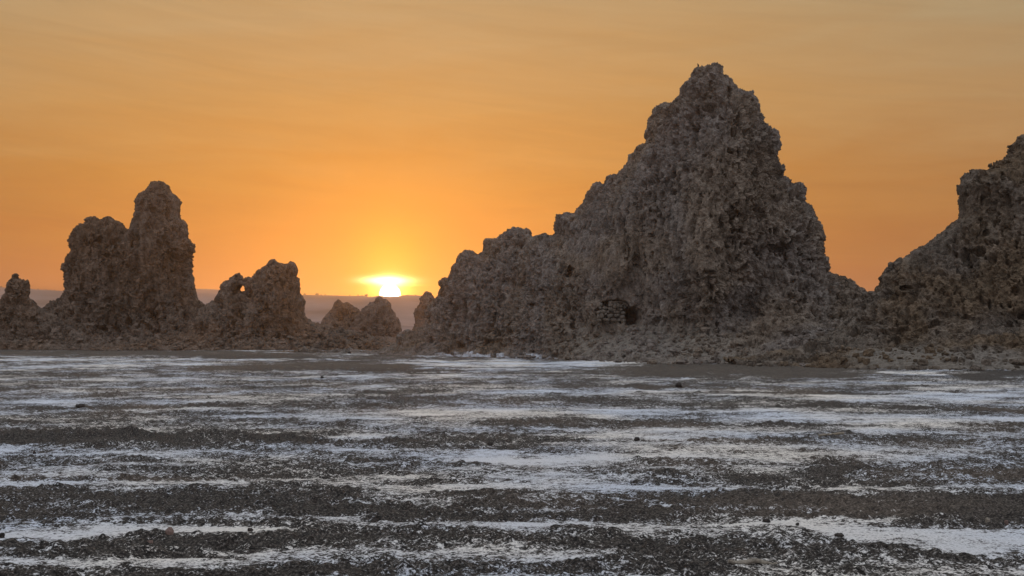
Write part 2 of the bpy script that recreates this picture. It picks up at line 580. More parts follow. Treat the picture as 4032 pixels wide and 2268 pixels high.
    for (px, py, wx, wz, dep) in pits:                   # caves and niches
        Dm = float(yc(P(px, py, 150)[0]))
        for _ in range(12):
            xq, _, zq = P(px, py, Dm)
            # nearest front surface along the sight line
            m = (np.abs(V[:, 0] / V[:, 1] * Dm - xq) < 0.6) & (np.abs((V[:, 2] - CAMZ) / V[:, 1] * Dm + CAMZ - zq) < 0.6)
            if not m.any(): break
            Dn = np.percentile(V[m, 1], 12)
            if abs(Dn - Dm) < 0.05: break
            Dm = Dn
        xq, yq, zq = P(px, py, Dm)
        PITD.append(Dm)
        rx = wx / 2 / FPX * Dm; rz = wz / 2 / FPX * Dm
        wob = 0.25 * vnoise(V / 0.5, seed + 99)
        r = np.sqrt(((V[:, 0] / V[:, 1] * Dm - xq) / rx) ** 2 + (((V[:, 2] - CAMZ) / V[:, 1] * Dm + CAMZ - zq) / rz) ** 2) + wob
        m = (np.abs(V[:, 1] - yq) < 5) & (N[:, 1] < 0.4)
        V[:, 1] += np.where(m, dep * (1 - sstep(0.82, 1.05, r)), 0)
    me = mesh_np(name, V, Q, mat, {'sand': sand, 'salt': salt}, smooth=False)
    return me, V, Q


def front_depth(V, px, py, tol=0.45):
    """depth of the nearest surface of a mesh along a sight line"""
    dx, dy, dz = ray(px, py)
    u = V[:, 0] / V[:, 1] - dx / dy; v = (V[:, 2] - CAMZ) / V[:, 1] - dz / dy
    m = (np.abs(u) * 150 < tol) & (np.abs(v) * 150 < tol)
    return float(np.percentile(V[m, 1], 15)) if m.any() else None


# traced outlines (crop coordinates -> photograph pixels)
def z1(L): return [(x * 0.5866, 600 + y * 0.5866) for x, y in L]
def z2(L): return [(1100 + x * 0.3451, 950 + y * 0.3451) for x, y in L]
def z3(L): return [(1600 + x * 0.4486, 800 + y * 0.4486) for x, y in L]
def z4(L): return [(2150 + x * 0.6556, 200 + y * 0.6556) for x, y in L]
def z5(L): return [(3200 + x * 0.6556, 500 + y * 0.6556) for x, y in L]


S_SPIRE = z1([(-330, 1290), (-200, 1180), (-110, 1120), (-40, 1050), (0, 1020), (15, 980), (50, 950), (58, 920), (62, 885), (78, 850), (92, 818), (105, 811),
              (120, 840), (140, 855), (160, 862), (172, 872), (177, 850), (185, 875), (189, 900), (188, 940), (180, 965), (212, 983),
              (235, 1005), (240, 1025), (265, 1043), (285, 1056), (330, 1075), (420, 1120), (560, 1230)])
S_TOWER = z1([(60, 1290), (180, 1170), (270, 1060), (330, 1045), (365, 1010), (400, 995), (440, 980), (456, 965), (461, 930), (470, 880), (468, 830), (455, 790),
              (447, 760), (454, 735), (465, 705), (485, 690), (500, 665), (490, 640), (485, 590), (495, 555), (520, 520), (545, 495),
              (580, 475), (600, 465), (592, 450), (605, 440), (630, 434), (643, 445), (646, 460), (670, 468), (690, 460), (705, 440),
              (735, 432), (755, 445), (765, 460), (800, 480), (822, 492), (828, 510), (850, 525), (886, 537), (890, 500), (900, 450),
              (915, 420), (922, 380), (918, 320), (935, 285), (965, 275), (985, 262), (1010, 245), (1025, 215), (1040, 199), (1070, 196),
              (1095, 205), (1120, 230), (1140, 255), (1160, 285), (1185, 295), (1192, 330), (1188, 380), (1190, 430), (1210, 455),
              (1235, 465), (1246, 490), (1240, 530), (1245, 570), (1270, 595), (1290, 620), (1298, 660), (1285, 700), (1275, 750),
              (1285, 790), (1297, 830), (1303, 880), (1310, 940), (1325, 985), (1350, 1010), (1370, 1030), (1430, 1080), (1520, 1160), (1600, 1290)])
S_THIRD = z1([(1230, 1290), (1290, 1160), (1360, 1050), (1395, 1035), (1408, 1020), (1440, 990), (1470, 960), (1485, 920), (1480, 890), (1510, 870),
              (1545, 855), (1575, 830), (1605, 820), (1618, 835), (1620, 862), (1640, 855), (1660, 850), (1690, 845), (1720, 825),
              (1740, 800), (1770, 775), (1800, 765), (1810, 740), (1835, 720), (1855, 720), (1870, 740), (1900, 750), (1912, 768),
              (1925, 745), (1965, 741), (1990, 760), (2002, 800), (1992, 830), (2013, 860), (2010, 890), (2020, 930), (2025, 970),
              (2045, 985), (2051, 1000), (2040, 1030), (2040, 1060), (2045, 1080)]) + z2([(290, 855), (340, 880), (380, 915), (450, 935),
              (520, 945), (600, 975), (660, 1030), (740, 1045), (800, 1070), (850, 1100), (920, 1120), (1000, 1140), (1080, 1165), (1150, 1200), (1190, 1235)])
HOLE = z1([(1603, 934), (1607, 910), (1626, 887), (1642, 900), (1654, 914), (1657, 928), (1634, 936)])
S_MIDA = z2([(300, 1150), (420, 1050), (480, 960), (495, 920), (520, 870), (560, 820), (600, 790), (610, 740), (640, 700), (665, 673), (690, 680), (715, 700), (755, 710),
             (785, 697), (830, 735), (870, 755), (900, 785), (925, 805), (990, 880), (1080, 960), (1180, 1080), (1250, 1160)])
S_MIDB = z2([(680, 1160), (780, 1020), (870, 880), (925, 802), (960, 770), (1010, 740), (1025, 708), (1090, 690), (1110, 650), (1140, 636), (1180, 650), (1230, 680), (1260, 720),
             (1290, 790), (1310, 830), (1350, 880), (1370, 920), (1385, 970), (1395, 1025), (1405, 1060), (1430, 1120), (1500, 1170)])
S_SMALL = z2([(1440, 1150), (1480, 1040), (1510, 1020), (1540, 960), (1555, 890), (1535, 850), (1540, 800), (1575, 770), (1600, 720), (1595, 690), (1600, 650),
              (1650, 610), (1665, 580), (1700, 568), (1730, 585), (1725, 605), (1745, 640), (1757, 665), (1790, 760), (1850, 850), (1950, 1000), (2050, 1150)])
S_MAIN = z2([(1240, 1300), (1290, 1240), (1300, 1205), (1345, 1180), (1345, 1130), (1360, 1090), (1400, 1030), (1440, 1022), (1500, 1037), (1560, 1030), (1620, 990),
             (1665, 950), (1700, 890), (1680, 840), (1690, 790), (1710, 740), (1760, 700), (1800, 670), (1830, 650), (1825, 600),
             (1830, 560), (1862, 530), (1840, 490), (1850, 440), (1900, 425), (1940, 390), (1970, 310), (2000, 290), (2020, 240),
             (2040, 190), (2060, 150), (2140, 128), (2200, 135), (2240, 152), (2290, 165)]) + z3([
             (650, 450), (680, 440), (690, 400), (688, 340), (740, 325), (800, 310), (850, 280), (855, 258), (900, 235), (960, 213),
             (1000, 213), (1030, 235), (1080, 260), (1100, 295), (1130, 305), (1185, 288), (1230, 305), (1305, 302), (1320, 270),
             (1308, 160), (1325, 118), (1400, 115), (1420, 98), (1470, 112)]) + z4([
             (175, 960), (210, 930), (220, 890), (260, 840), (300, 803), (340, 815), (350, 780), (370, 758), (415, 760), (430, 740),
             (480, 700), (505, 670), (498, 635), (530, 620), (540, 578), (580, 570), (612, 545), (598, 500), (615, 440), (620, 400),
             (645, 385), (643, 355), (690, 328), (740, 335), (760, 310), (810, 280), (820, 240), (830, 195), (870, 175), (875, 150),
             (900, 110), (960, 107), (980, 88), (1020, 86), (1046, 100), (1050, 150), (1090, 175), (1110, 210), (1145, 245),
             (1180, 255), (1220, 250), (1235, 290), (1250, 300), (1266, 350), (1270, 390), (1290, 430), (1320, 470), (1355, 488),
             (1372, 520), (1391, 570), (1395, 600), (1368, 640), (1370, 665), (1402, 690), (1396, 730), (1400, 765), (1420, 785),
             (1480, 810), (1500, 795), (1542, 830), (1530, 880), (1550, 930), (1580, 970), (1590, 1010), (1615, 1050), (1637, 1110),
             (1628, 1160), (1640, 1220), (1660, 1260), (1688, 1300), (1668, 1330), (1700, 1345), (1740, 1345), (1790, 1370), (1840, 1390),
             (1865, 1420)]) + z5([(240, 935), (265, 965), (300, 985), (330, 1003), (400, 1060), (480, 1120), (600, 1230), (700, 1330)])
S_RIGHT = z5([(120, 1330), (200, 1180), (270, 1060), (330, 1003), (350, 995), (405, 995), (410, 970), (450, 940), (448, 890), (485, 860), (495, 820), (540, 788), (580, 795), (610, 760),
              (640, 745), (648, 718), (700, 722), (720, 690), (750, 660), (790, 640), (840, 600), (850, 558), (880, 550), (915, 552),
              (926, 520), (918, 470), (922, 410), (898, 395), (898, 330), (930, 310), (940, 280), (960, 258), (1000, 272), (1060, 268),
              (1100, 265), (1112, 240), (1098, 205), (1130, 187), (1145, 228), (1165, 200), (1200, 195), (1235, 158), (1250, 155),
              (1262, 130), (1248, 95), (1250, 58), (1275, 50), (1300, 90), (1330, 40), (1390, -30), (1450, -60), (1520, -40), (1580, 60),
              (1640, 200), (1720, 330), (1800, 420), (1850, 560), (1950, 700), (2080, 850), (2200, 1000), (2360, 1120), (2600, 1260)])


# ------------------------------------------------------------------ ground
def apron_fn(front, spine, hb, seed, rough=0.6, backrun=14.0):
    """front/spine/hb: tables over X (world) of toe depth, spine depth, top height"""
    def f(X, Y):
        yf = front(X); ysp = spine(X); h0 = hb(X)
        t = (Y - yf) / np.maximum(ysp - 4 - yf, 3.0)
        up = np.where(t < 0, t * 2.2, np.minimum(t, 1.0) ** 0.9 * h0)
        dn = np.clip((Y - ysp - 4) / backrun, 0, 1.4)
        h = up - dn * (h0 + 1.0)
        p = np.stack([X.ravel() / 5.0, Y.ravel() / 6.5, np.full(X.size, seed * 1.7)], 1)
        n = fbm(p, seed, 4, 0.55).reshape(X.shape)
        return h + n * rough * np.clip(h0 / 4, 0.2, 1.3) * sstep(-0.2, 0.3, t)
    return f


def tabpx(t, spine):
    """table keyed by photo column -> keyed by world X at that depth"""
    out = []
    for px, v in t:
        out.append(((px - W0 / 2) / FPX * float(v if spine is None else spine), v))
    return out


# main massif: spine runs from far left to near right
main_spine_px = [(1200, 215), (1560, 205), (1800, 190), (2100, 178), (2400, 162), (2750, 152), (3100, 150), (3400, 150), (3900, 158)]
main_spine = table([((px - W0 / 2) / FPX * D, D) for px, D in main_spine_px])
main_front = table([((px - W0 / 2) / FPX * D, D) for px, D in
                    [(1100, 215), (1450, 200), (1560, 180), (1700, 176), (1830, 172), (2150, 158), (2300, 146), (2400, 138), (2600, 131), (2800, 128), (3000, 124), (3300, 118), (3600, 118), (3900, 120)]])
main_hb = table([((px - W0 / 2) / FPX * 160, h) for px, h in
                 [(1300, 0.2), (1500, 1.2), (1700, 2.6), (2000, 4.0), (2300, 4.6), (2500, 5.2), (2800, 6.0), (3000, 6.4), (3200, 6.2), (3400, 5.0), (3700, 3.5), (4200, 1.5)]])


def cone_px(V):
    return V[:, 0] / V[:, 1] * FPX + W0 / 2, HOR - (V[:, 2] - CAMZ) / V[:, 1] * FPX


def sand_main(V):
    # smooth sandy slope in front of the shelter, running out to the flat
    x, y, z = V.T
    wob = 2.5 * fbm(np.stack([x / 7, y / 7, z * 0], 1), 5, 3)
    cx = 15.0 + (y - 138) * (-0.05)
    m = sstep(12, 7, np.abs(x - cx + wob) * 1.0) * sstep(5.4, 4.0, z + 0.18 * wob)
    m2 = sstep(26, 16, np.abs(x - 30 + wob * 2)) * sstep(1.2, 0.5, z + .15 * wob)
    return np.clip(np.maximum(m, m2), 0, 1) * (0.55 + 0.45 * sstep(-.3, .3, fbm(V / 1.6, 8, 3)))


def salt_main(V):
    x, y, z = V.T
    return sstep(1.0, 0.1, z + .5 * fbm(V / 3, 19, 2)) * sstep(10, 4, x) * sstep(-16, -8, x) * 0.7


me_main, V_MAIN, Q_MAIN = build_rock(
    'rock_pinnacle', S_MAIN, main_spine, lambda Z: 11.5 + 2.5 * np.exp(-np.maximum(Z, 0) / 6), apron_fn(main_front, main_spine, main_hb, 11),
    0.29, ((-42, 66), (114, 215), (-1.2, 39)), M_ROCK, 100, calm=(2440, 1225, 110, 75), knob=0.74, amp=1.12, plain=[(17, 13, 9, 7, .5), (22, 21, 5, 6, .35), (8, 12, 5, 4, .4)],
    pits=[(2246, 1069, 26, 44, 2.2), (2105, 1200, 36, 14, 1.0), (3066, 985, 30, 18, 1.0), (2990, 845, 24, 60, 0.9), (2800, 340, 14, 50, .6), (2870, 370, 16, 70, .7),
          (2425, 1226, 130, 88, 2.2), (2490, 1246, 66, 84, 4.8)],
    sandmask=sand_main, saltmask=salt_main)
print('main', len(V_MAIN), len(Q_MAIN))
WALLD = PITD[-2]
O_MAIN = obj('rock_pinnacle', me_main, label='tallest grey-brown knobbly rock pyramid with stepped left shoulder and walled cave at its foot', category='rock pinnacle')

# right-hand massif
r_spine = lambda X: 126.0 + 0 * np.asarray(X, float)
r_front = table([(20, 122), (28, 113), (36, 106), (44, 105), (52, 102), (60, 100), (80, 98)])
r_hb = table([(24, 0.6), (32, 2.6), (40, 4.2), (50, 5.0), (70, 5.0), (90, 2)])


def sand_right(V):
    x, y, z = V.T
    wob = 2.0 * fbm(np.stack([x / 6, y / 6, z * 0], 1), 15, 3)
    return sstep(9, 5, np.abs(x - 38 + wob)) * sstep(2.2, 1.2, z + .2 * wob)


me_r, V_R, Q_R = build_rock(
    'rock_buttress', S_RIGHT, r_spine, lambda Z: 9.5 + 2.0 * np.exp(-np.maximum(Z, 0) / 5), apron_fn(r_front, r_spine, r_hb, 23, 0.7),
    0.26, ((22, 74), (96, 140), (-2.2, 32)), M_ROCKR, 200, knob=0.72, amp=1.1,
    pits=[(3567, 1136, 50, 22, 1.6), (3870, 790, 22, 40, 1.4), (3885, 915, 26, 30, 1.5), (3950, 700, 16, 36, 1.0)], sandmask=sand_right)
O_R = obj('rock_buttress', me_r, label='dark craggy rock slope rising out of the right edge with a small spike on top', category='rock formation')
print('right', len(Q_R))

# left group
def flat_spine(D): return lambda X: D + 0 * np.asarray(X, float)


def left_apron(D, front, h0, x0, x1, seed, rough=0.8):
    fr = lambda X: front + 0 * X + 3 * np.sin(X / 9.0)
    hb = table([(x0 - 10, 0.0), (x0, h0), (x1, h0), (x1 + 12, 0.0)])
    return apron_fn(fr, flat_spine(D), hb, seed, rough)


me_t, V_T, Q_T = build_rock(
    'rock_tower', S_TOWER, flat_spine(268), lambda Z: 10 + 2.5 * np.exp(-np.maximum(Z, 0) / 5), left_apron(268, 247, 4.2, -100, -68, 31),
    0.34, ((-124, -50), (238, 292), (-2.5, 40)), M_ROCKL, 300, knob=1.05, crag=1.0, amp=1.1)
O_T = obj('rock_tower', me_t, label='big brown double rock tower on the left, taller domed peak beside a lower flat-topped one', category='rock tower')
me_s, V_S, Q_S = build_rock(
    'rock_spire', S_SPIRE, flat_spine(258), lambda Z: 5 + 3 * np.exp(-np.maximum(Z, 0) / 4), left_apron(258, 243, 3.4, -125, -92, 37),
    0.34, ((-135, -80), (236, 276), (-2.5, 19)), M_ROCKL, 400, knob=0.95, crag=.7)
O_S = obj('rock_spire', me_s, label='small dark pointed rock spire cut by the left edge of the picture', category='rock spire')
me_h, V_H, Q_H = build_rock(
    'rock_crag', S_THIRD, flat_spine(258), lambda Z: 7.5 + 3 * np.exp(-np.maximum(Z, 0) / 5), left_apron(258, 240, 3.6, -66, -34, 41),
    0.32, ((-80, -24), (232, 278), (-2.5, 24)), M_ROCKL, 500, knob=1.0, hole=HOLE, crag=.6)
O_H = obj('rock_crag', me_h, label='brown rock crag with notched top and a small see-through hole, left of the setting sun', category='rock crag')
print('left', len(Q_T), len(Q_S), len(Q_H))
# far ones in the gap
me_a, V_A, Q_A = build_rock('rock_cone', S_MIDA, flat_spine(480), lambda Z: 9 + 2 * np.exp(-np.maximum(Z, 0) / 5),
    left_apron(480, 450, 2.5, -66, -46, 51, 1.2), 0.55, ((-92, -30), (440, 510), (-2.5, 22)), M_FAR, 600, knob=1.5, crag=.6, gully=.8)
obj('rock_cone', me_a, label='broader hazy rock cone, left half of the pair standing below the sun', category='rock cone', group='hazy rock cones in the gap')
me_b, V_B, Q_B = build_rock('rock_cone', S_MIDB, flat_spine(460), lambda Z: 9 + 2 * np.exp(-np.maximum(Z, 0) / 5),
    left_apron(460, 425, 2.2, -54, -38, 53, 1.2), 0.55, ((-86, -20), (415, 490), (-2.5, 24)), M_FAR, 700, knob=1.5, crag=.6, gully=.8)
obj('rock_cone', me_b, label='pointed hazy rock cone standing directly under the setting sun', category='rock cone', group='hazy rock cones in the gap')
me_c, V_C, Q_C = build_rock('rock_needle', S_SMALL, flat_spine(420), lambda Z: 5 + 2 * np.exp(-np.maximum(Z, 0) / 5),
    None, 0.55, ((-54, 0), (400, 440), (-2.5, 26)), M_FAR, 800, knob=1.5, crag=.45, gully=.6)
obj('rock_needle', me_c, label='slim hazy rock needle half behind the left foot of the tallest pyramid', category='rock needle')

# ------------------------------------------------------------------ salt flat
def z7(L): return [(x * 0.7826, 1350 + y * 0.7826) for x, y in L]
def z8(L): return [(2016 + x * 0.7826, 1350 + y * 0.7826) for x, y in L]


# salt bands: polyline centre, half width (photo rows) and strength; placed on the flat by projection to the ground
BANDS = [
    (z7([(-900, 930), (0, 955), (400, 945), (800, 915), (1100, 925), (1500, 930)]), [34, 34, 34, 26, 12, 4], 2.4),
    (z7([(-900, 1100), (0, 1092), (500, 1085), (850, 1070), (1050, 1060)]), [28, 28, 26, 18, 4], 2.0),
    (z7([(700, 860), (1200, 865), (1900, 885), (2576, 905), (3200, 915)]), [10, 18, 16, 9, 4], 0.9),
    (z7([(-900, 715), (0, 711), (600, 698), (1250, 690)]), [6, 6, 7, 4], 1.3),
    (z7([(-900, 545), (0, 545), (700, 560), (1700, 562), (2576, 570)]), [12, 18, 14, 18, 20], 1.0),
    (z8([(-200, 572), (300, 568), (900, 560), (1500, 570)]), [18, 20, 16, 4], 1.3),
    (z7([(1900, 665), (2230, 672), (2576, 700)]), [4, 10, 6], 1.2),
    (z8([(-400, 715), (0, 712), (400, 722), (900, 722), (1600, 728), (2200, 718), (3400, 710)]), [10, 16, 12, 9, 8, 12, 12], 1.2),
    (z8([(-200, 842), (0, 836), (500, 826), (820, 815)]), [5, 7, 9, 5], 1.2),
    (z8([(480, 780), (650, 795), (800, 815)]), [3, 7, 7], 1.0),
    (z8([(1000, 912), (1350, 900), (1700, 960), (2100, 985), (2576, 990), (3500, 990)]), [3, 12, 32, 42, 34, 34], 2.6),
    (z8([(1700, 925), (2576, 955), (3400, 960)]), [5, 10, 10], 1.0),
    (z8([(-500, 350), (0, 352), (700, 358), (1400, 370), (2576, 392), (3400, 400)]), [6, 13, 16, 16, 8, 8], 1.3),
    (z8([(1500, 262), (2000, 275), (2576, 290), (3400, 300)]), [4, 12, 20, 20], 1.2),
    (z8([(-300, 240), (500, 235), (1300, 240)]), [5, 5, 5], 0.8),
    (z8([(900, 175), (1500, 170), (2000, 150), (2300, 150)]), [5, 12, 10, 5], 0.9),
    (z8([(-500, 115), (0, 112), (500, 102), (700, 96)]), [7, 9, 7, 3], 1.3),
    (z8([(760, 95), (850, 98), (1050, 104)]), [2, 5, 2], 1.0),
    (z7([(1700, 110), (2100, 105), (2600, 95)]), [3, 9, 9], 1.1),
    (z7([(-900, 86), (0, 84), (800, 82), (1520, 88)]), [4, 5, 5, 3], 1.2),
    (z7([(-900, 130), (0, 126), (1100, 104)]), [4, 5, 3], 1.0),
    (z7([(1380, 46), (1550, 52), (1750, 60), (1900, 58)]), [2, 7, 8, 3], 1.7),
    (z7([(1930, 30), (1985, 30)]), [3, 3], 1.3),
    (z7([(0, 185), (600, 190), (1500, 180), (2400, 165)]), [4, 6, 7, 9], 0.8),
    (z7([(300, 235), (1200, 262), (2300, 255)]), [5, 7, 7], 0.7),
    (z7([(0, 300), (900, 290), (1300, 285)]), [6, 5, 5], 0.8),
    (z7([(0, 378), (900, 375), (1900, 370)]), [6, 6, 6], 0.7),
    (z8([(400, 445), (1400, 440), (2576, 455)]), [7, 6, 8], 0.6),
    (z8([(0, 1060), (200, 1065)]), [5, 5], 1.0),
    (z8([(500, 1068), (700, 1072)]), [6, 5], 0.8),
    (z8([(0, 905), (350, 902)]), [6, 3], 0.8),
    (z8([(2100, 845), (2400, 843)]), [3, 3], 1.0),
    (z8([(1800, 1130), (2576, 1150), (3300, 1150)]), [8, 16, 16], 0.5),
    (z8([(0, 1150), (600, 1160), (1000, 1165)]), [10, 14, 6], 0.5),
    # dark crust and mud (negative)
    (z7([(-900, 488), (0, 488), (500, 492), (1150, 490), (1700, 498), (2250, 500)]), [24, 24, 20, 20, 12, 6], -2.3),
    (z8([(540, 150), (900, 130), (1250, 140), (1850, 110)]), [5, 32, 30, 22], -2.0),
    (z7([(1000, 130), (1450, 115), (2000, 118), (2100, 118)]), [3, 14, 14, 5], -1.8),
    (z7([(0, 45), (700, 50), (1400, 66), (2100, 72)]), [10, 10, 12, 7], -1.8),
    (z8([(1300, 325), (1750, 318), (2576, 350), (3400, 352)]), [3, 12, 12, 10], -1.7),
    (z8([(2150, 148), (2350, 160), (3400, 170)]), [4, 16, 16], -2.0),
    (z7([(-900, 830), (0, 820), (900, 800), (1700, 810), (2576, 820), (5200, 820)]), [50, 50, 38, 30, 40, 40], -1.3),
    (z7([(0, 690), (500, 680), (1400, 665)]), [6, 7, 3], -1.2),
    (z7([(1250, 710), (1700, 745), (2576, 770)]), [24, 24, 20], -1.1),
    (z8([(1500, 620), (2100, 640), (3400, 650)]), [20, 40, 40], -1.0),
    (z8([(-700, 860), (0, 870), (700, 865), (1500, 860), (2576, 860)]), [20, 18, 30, 24, 22], -1.5),
    (z8([(800, 780), (1700, 795), (3400, 800)]), [14, 26, 26], -1.2),
    (z7([(900, 985), (1700, 980), (2576, 980), (3900, 1000)]), [10, 34, 46, 40], -1.2),
    (z7([(-900, 1015), (0, 1015), (400, 1005), (900, 990)]), [12, 14, 14, 10], -1.6),
    (z7([(-900, 1158), (0, 1158), (600, 1155), (1500, 1120), (2576, 1110), (3700, 1100)]), [14, 16, 20, 30, 30, 30], -0.9),
    (z7([(0, 160), (500, 160)]), [10, 8], -0.9),
    (z7([(1250, 232), (1500, 230)]), [8, 5], -1.1),
    (z7([(0, 318), (700, 322), (1400, 305), (2050, 325)]), [7, 5, 5, 4], -1.1),
    (z8([(-200, 395), (300, 400), (1100, 405), (1700, 420)]), [10, 14, 9, 5], -1.1),
    (z8([(500, 485), (1000, 500), (1700, 500), (3400, 500)]), [6, 14, 14, 14], -1.1),
    (z8([(600, 215), (900, 225), (1100, 235)]), [5, 9, 5], -1.2),
    (z8([(1700, 250), (1200, 250)]), [6, 4], -0.8),
]
print('bands', len(BANDS))

fr = FPX * 1024 / W0
k = np.concatenate([np.arange(330, 10, -0.56)])
yrow = fr * CAMZ / k
far = [yrow[-1]]
while far[-1] < 4200: far.append(far[-1] * 1.035 + 1)
yrow = np.concatenate([np.array([-110, -60, -30, -12, -2, 4, 7, 9.5]), yrow, np.array(far[1:])])
uin = np.linspace(-0.48, 0.48, 820)
uo = 0.48 + np.cumsum(0.0016 * 1.12 ** np.arange(40))
ucol = np.concatenate([-uo[::-1], uin, uo])
wid = np.maximum(yrow, 12.0)
GX = ucol[None, :] * wid[:, None]
GX = GX * (1 + 0 * GX)
GY = np.repeat(yrow[:, None], len(ucol), 1)
nr, nc = GX.shape
gx, gy = GX.ravel(), GY.ravel()


def band_field(x, y):
    yy = np.maximum(y, 3.0)
    px = x / yy * FPX + W0 / 2
    py = HOR + CAMZ / yy * FPX
    p = np.stack([x / 3.5, y / 6.0, x * 0], 1)
    wob = fbm(p, 900, 5, .65) * 1.5
    f = np.zeros(len(x))
    for pts, hw, s_ in BANDS:
        a = np.array([q[0] for q in pts]); c2 = np.array([q[1] for q in pts])
        if a[0] > a[-1]: a, c2, hw = a[::-1], c2[::-1], hw[::-1]
        yc_ = np.interp(px, a, c2); w_ = np.interp(px, a, np.array(hw, float))
        # soft ends
        e = sstep(a[0] - 60, a[0] + 30, px) * sstep(a[-1] + 60, a[-1] - 30, px)
        q = np.abs(py - yc_) / (w_ * 1.15) + wob
        f += s_ * e * (1 - sstep(0.55, 1.35, q))
    fade = sstep(12.0, 15.5, y)
    return f * fade


gp = np.stack([gx, gy, 0 * gx], 1)
bf = band_field(gx, gy)
und = fbm(gp / np.array([6.0, 9.0, 1]), 910, 3)
str1 = fbm(gp / np.array([4.0, 3.6, 1]), 920, 4, 0.7)
str2 = fbm(gp / np.array([1.1, 0.9, 1]), 925, 3, 0.7)
saltv = 0.08 + 0.48 * bf + 1.0 * str1 + 0.95 * str2 + 0.45 * und
# rough where dark
rough = sstep(0.75, -0.4, saltv)
g1 = fbm(gp / 0.20, 930, 3, 0.6)
g2 = vnoise(gp / np.array([1.1, 0.8, 1]), 940)
nearw = sstep(400, 150, gy) * sstep(5, 10, gy)
f1, f2 = worley(gp / 0.26 + np.array([0, 0, .5]), 955)
h = 0.08 * und + rough * (0.09 * g1 + 0.07 * g2 + 0.10 * (0.5 - f1)) + (1 - rough) * 0.012 * g1
trk = band_field  # extra height of the churned dark ridge
pxg = gx / np.maximum(gy, 3) * FPX + W0 / 2
pyg = HOR + CAMZ / np.maximum(gy, 3) * FPX
rid = np.exp(-((pyg - 1733) / 26) ** 2) * sstep(2000, 700, pxg)
h += rid * (0.10 + 0.16 * np.abs(g1) + 0.08 * g2)
h += rough * 0.035 * vnoise(gp / 0.17, 970)
gz = h * nearw
brown = sstep(0.1, 0.7, fbm(gp / np.array([5.0, 8.0, 1]) + 40, 960, 3)) 
# known smooth brown mud near the feet of the rocks and olive patch at left
for (cx_, cy_, rx_, ry_) in ((2950, 1455, 620, 34), (1250, 1440, 480, 14), (250, 1545, 330, 18), (420, 1880, 700, 9), (3800, 1790 + 70, 500, 40), (3300, 1990, 700, 60)):
    brown = np.maximum(brown, np.exp(-(((pxg - cx_) / rx_) ** 2 + ((pyg - cy_) / ry_) ** 2) * 1.2) * sstep(3, 8, gy))
mudv = np.zeros(len(gx))
for (cx_, cy_, rx_, ry_) in ((2950, 1455, 600, 30), (1300, 1440, 420, 12), (900, 1390, 900, 9)):
    mudv = np.maximum(mudv, sstep(1.3, 0.6, ((pxg - cx_) / rx_) ** 2 + ((pyg - cy_) / ry_) ** 2 + .6 * und + .7 * str1))
mudv *= .6
saltv = saltv - 0.8 * mudv
ii = np.arange(nr * nc).reshape(nr, nc)
GQ = np.stack([ii[:-1, :-1].ravel(), ii[:-1, 1:].ravel(), ii[1:, 1:].ravel(), ii[1:, :-1].ravel()], 1)

mg, q, bs = new_mat('salt_crust', 0.85, 0.2)
co = q.n('ShaderNodeTexCoord').outputs['Object']
mud = q.n('ShaderNodeAttribute', attribute_name='mud').outputs['Fac']
sa = q.n('ShaderNodeAttribute', attribute_name='salt').outputs['Fac']
br = q.n('ShaderNodeAttribute', attribute_name='brown').outputs['Fac']
nf = q.noise(co, 5.5, 6, 0.75)
nm = q.noise(q.mapping(co, (1, 1.3, 1)), 0.9, 4, 0.6)
nff = q.noise(co, 24.0, 4, 0.7)
sv = q.math('ADD', sa, q.math('MULTIPLY', q.math('SUBTRACT', nf, 0.5), 5.5))
sv = q.math('ADD', sv, q.math('MULTIPLY', q.math('SUBTRACT', nff, 0.5), 4.5))
sv = q.math('ADD', sv, q.math('MULTIPLY', q.math('SUBTRACT', nm, 0.5), 0.9))
cov = q.maprange(sv, 0.05, 0.9)
dark = q.ramp(nff, [(0.40, (0.008, 0.007, 0.006, 1)), (0.52, (0.042, 0.036, 0.030, 1)), (0.66, (0.17, 0.15, 0.13, 1))])
brn = q.ramp(q.math('ADD', q.math('MULTIPLY', nf, .5), q.math('MULTIPLY', nff, .5)), [(0.40, (0.022, 0.017, 0.013, 1)), (0.5, (0.09, 0.070, 0.053, 1)), (0.62, (0.24, 0.195, 0.155, 1))])
dk = q.mix(q.math('MULTIPLY', br, 0.8), dark, brn)
dk = q.mix(mud, dk, q.ramp(q.math('ADD', q.math('MULTIPLY', nm, .5), q.math('MULTIPLY', nf, .5)), [(0.38, (0.020, 0.017, 0.013, 1)), (0.62, (0.12, 0.10, 0.080, 1))]))
nb = q.noise(co, 0.12, 3, 0.5)
sl_ = q.mix(q.maprange(nb, 0.35, 0.62), (0.80, 0.755, 0.68, 1), (0.64, 0.69, 0.76, 1))  # bluish sky reflection put into the salt colour, mixed with cream by noise
sl_ = q.mix(1.0, sl_, q.ramp(nff, [(0.25, (0.62, 0.62, 0.62, 1)), (0.65, (1.1, 1.1, 1.1, 1))]), 'MULTIPLY')
q.link(q.mix(cov, dk, sl_), bs.inputs['Base Color'])
bp = q.n('ShaderNodeBump'); bp.inputs['Strength'].default_value = 0.8; bp.inputs['Distance'].default_value = 0.06
q.link(q.math('ADD', nff, nf), bp.inputs['Height'])
q.link(bp.outputs[0], bs.inputs['Normal'])
gme = mesh_np('ground', np.stack([gx, gy, gz], 1), GQ, mg, {'salt': saltv, 'brown': brown, 'mud': mudv}, smooth=True)
O_G = obj('ground', gme, kind='structure')


def ground_z(x, y):
    i = np.argmin((gx - x) ** 2 + (gy - y) ** 2)
    return gz[i]


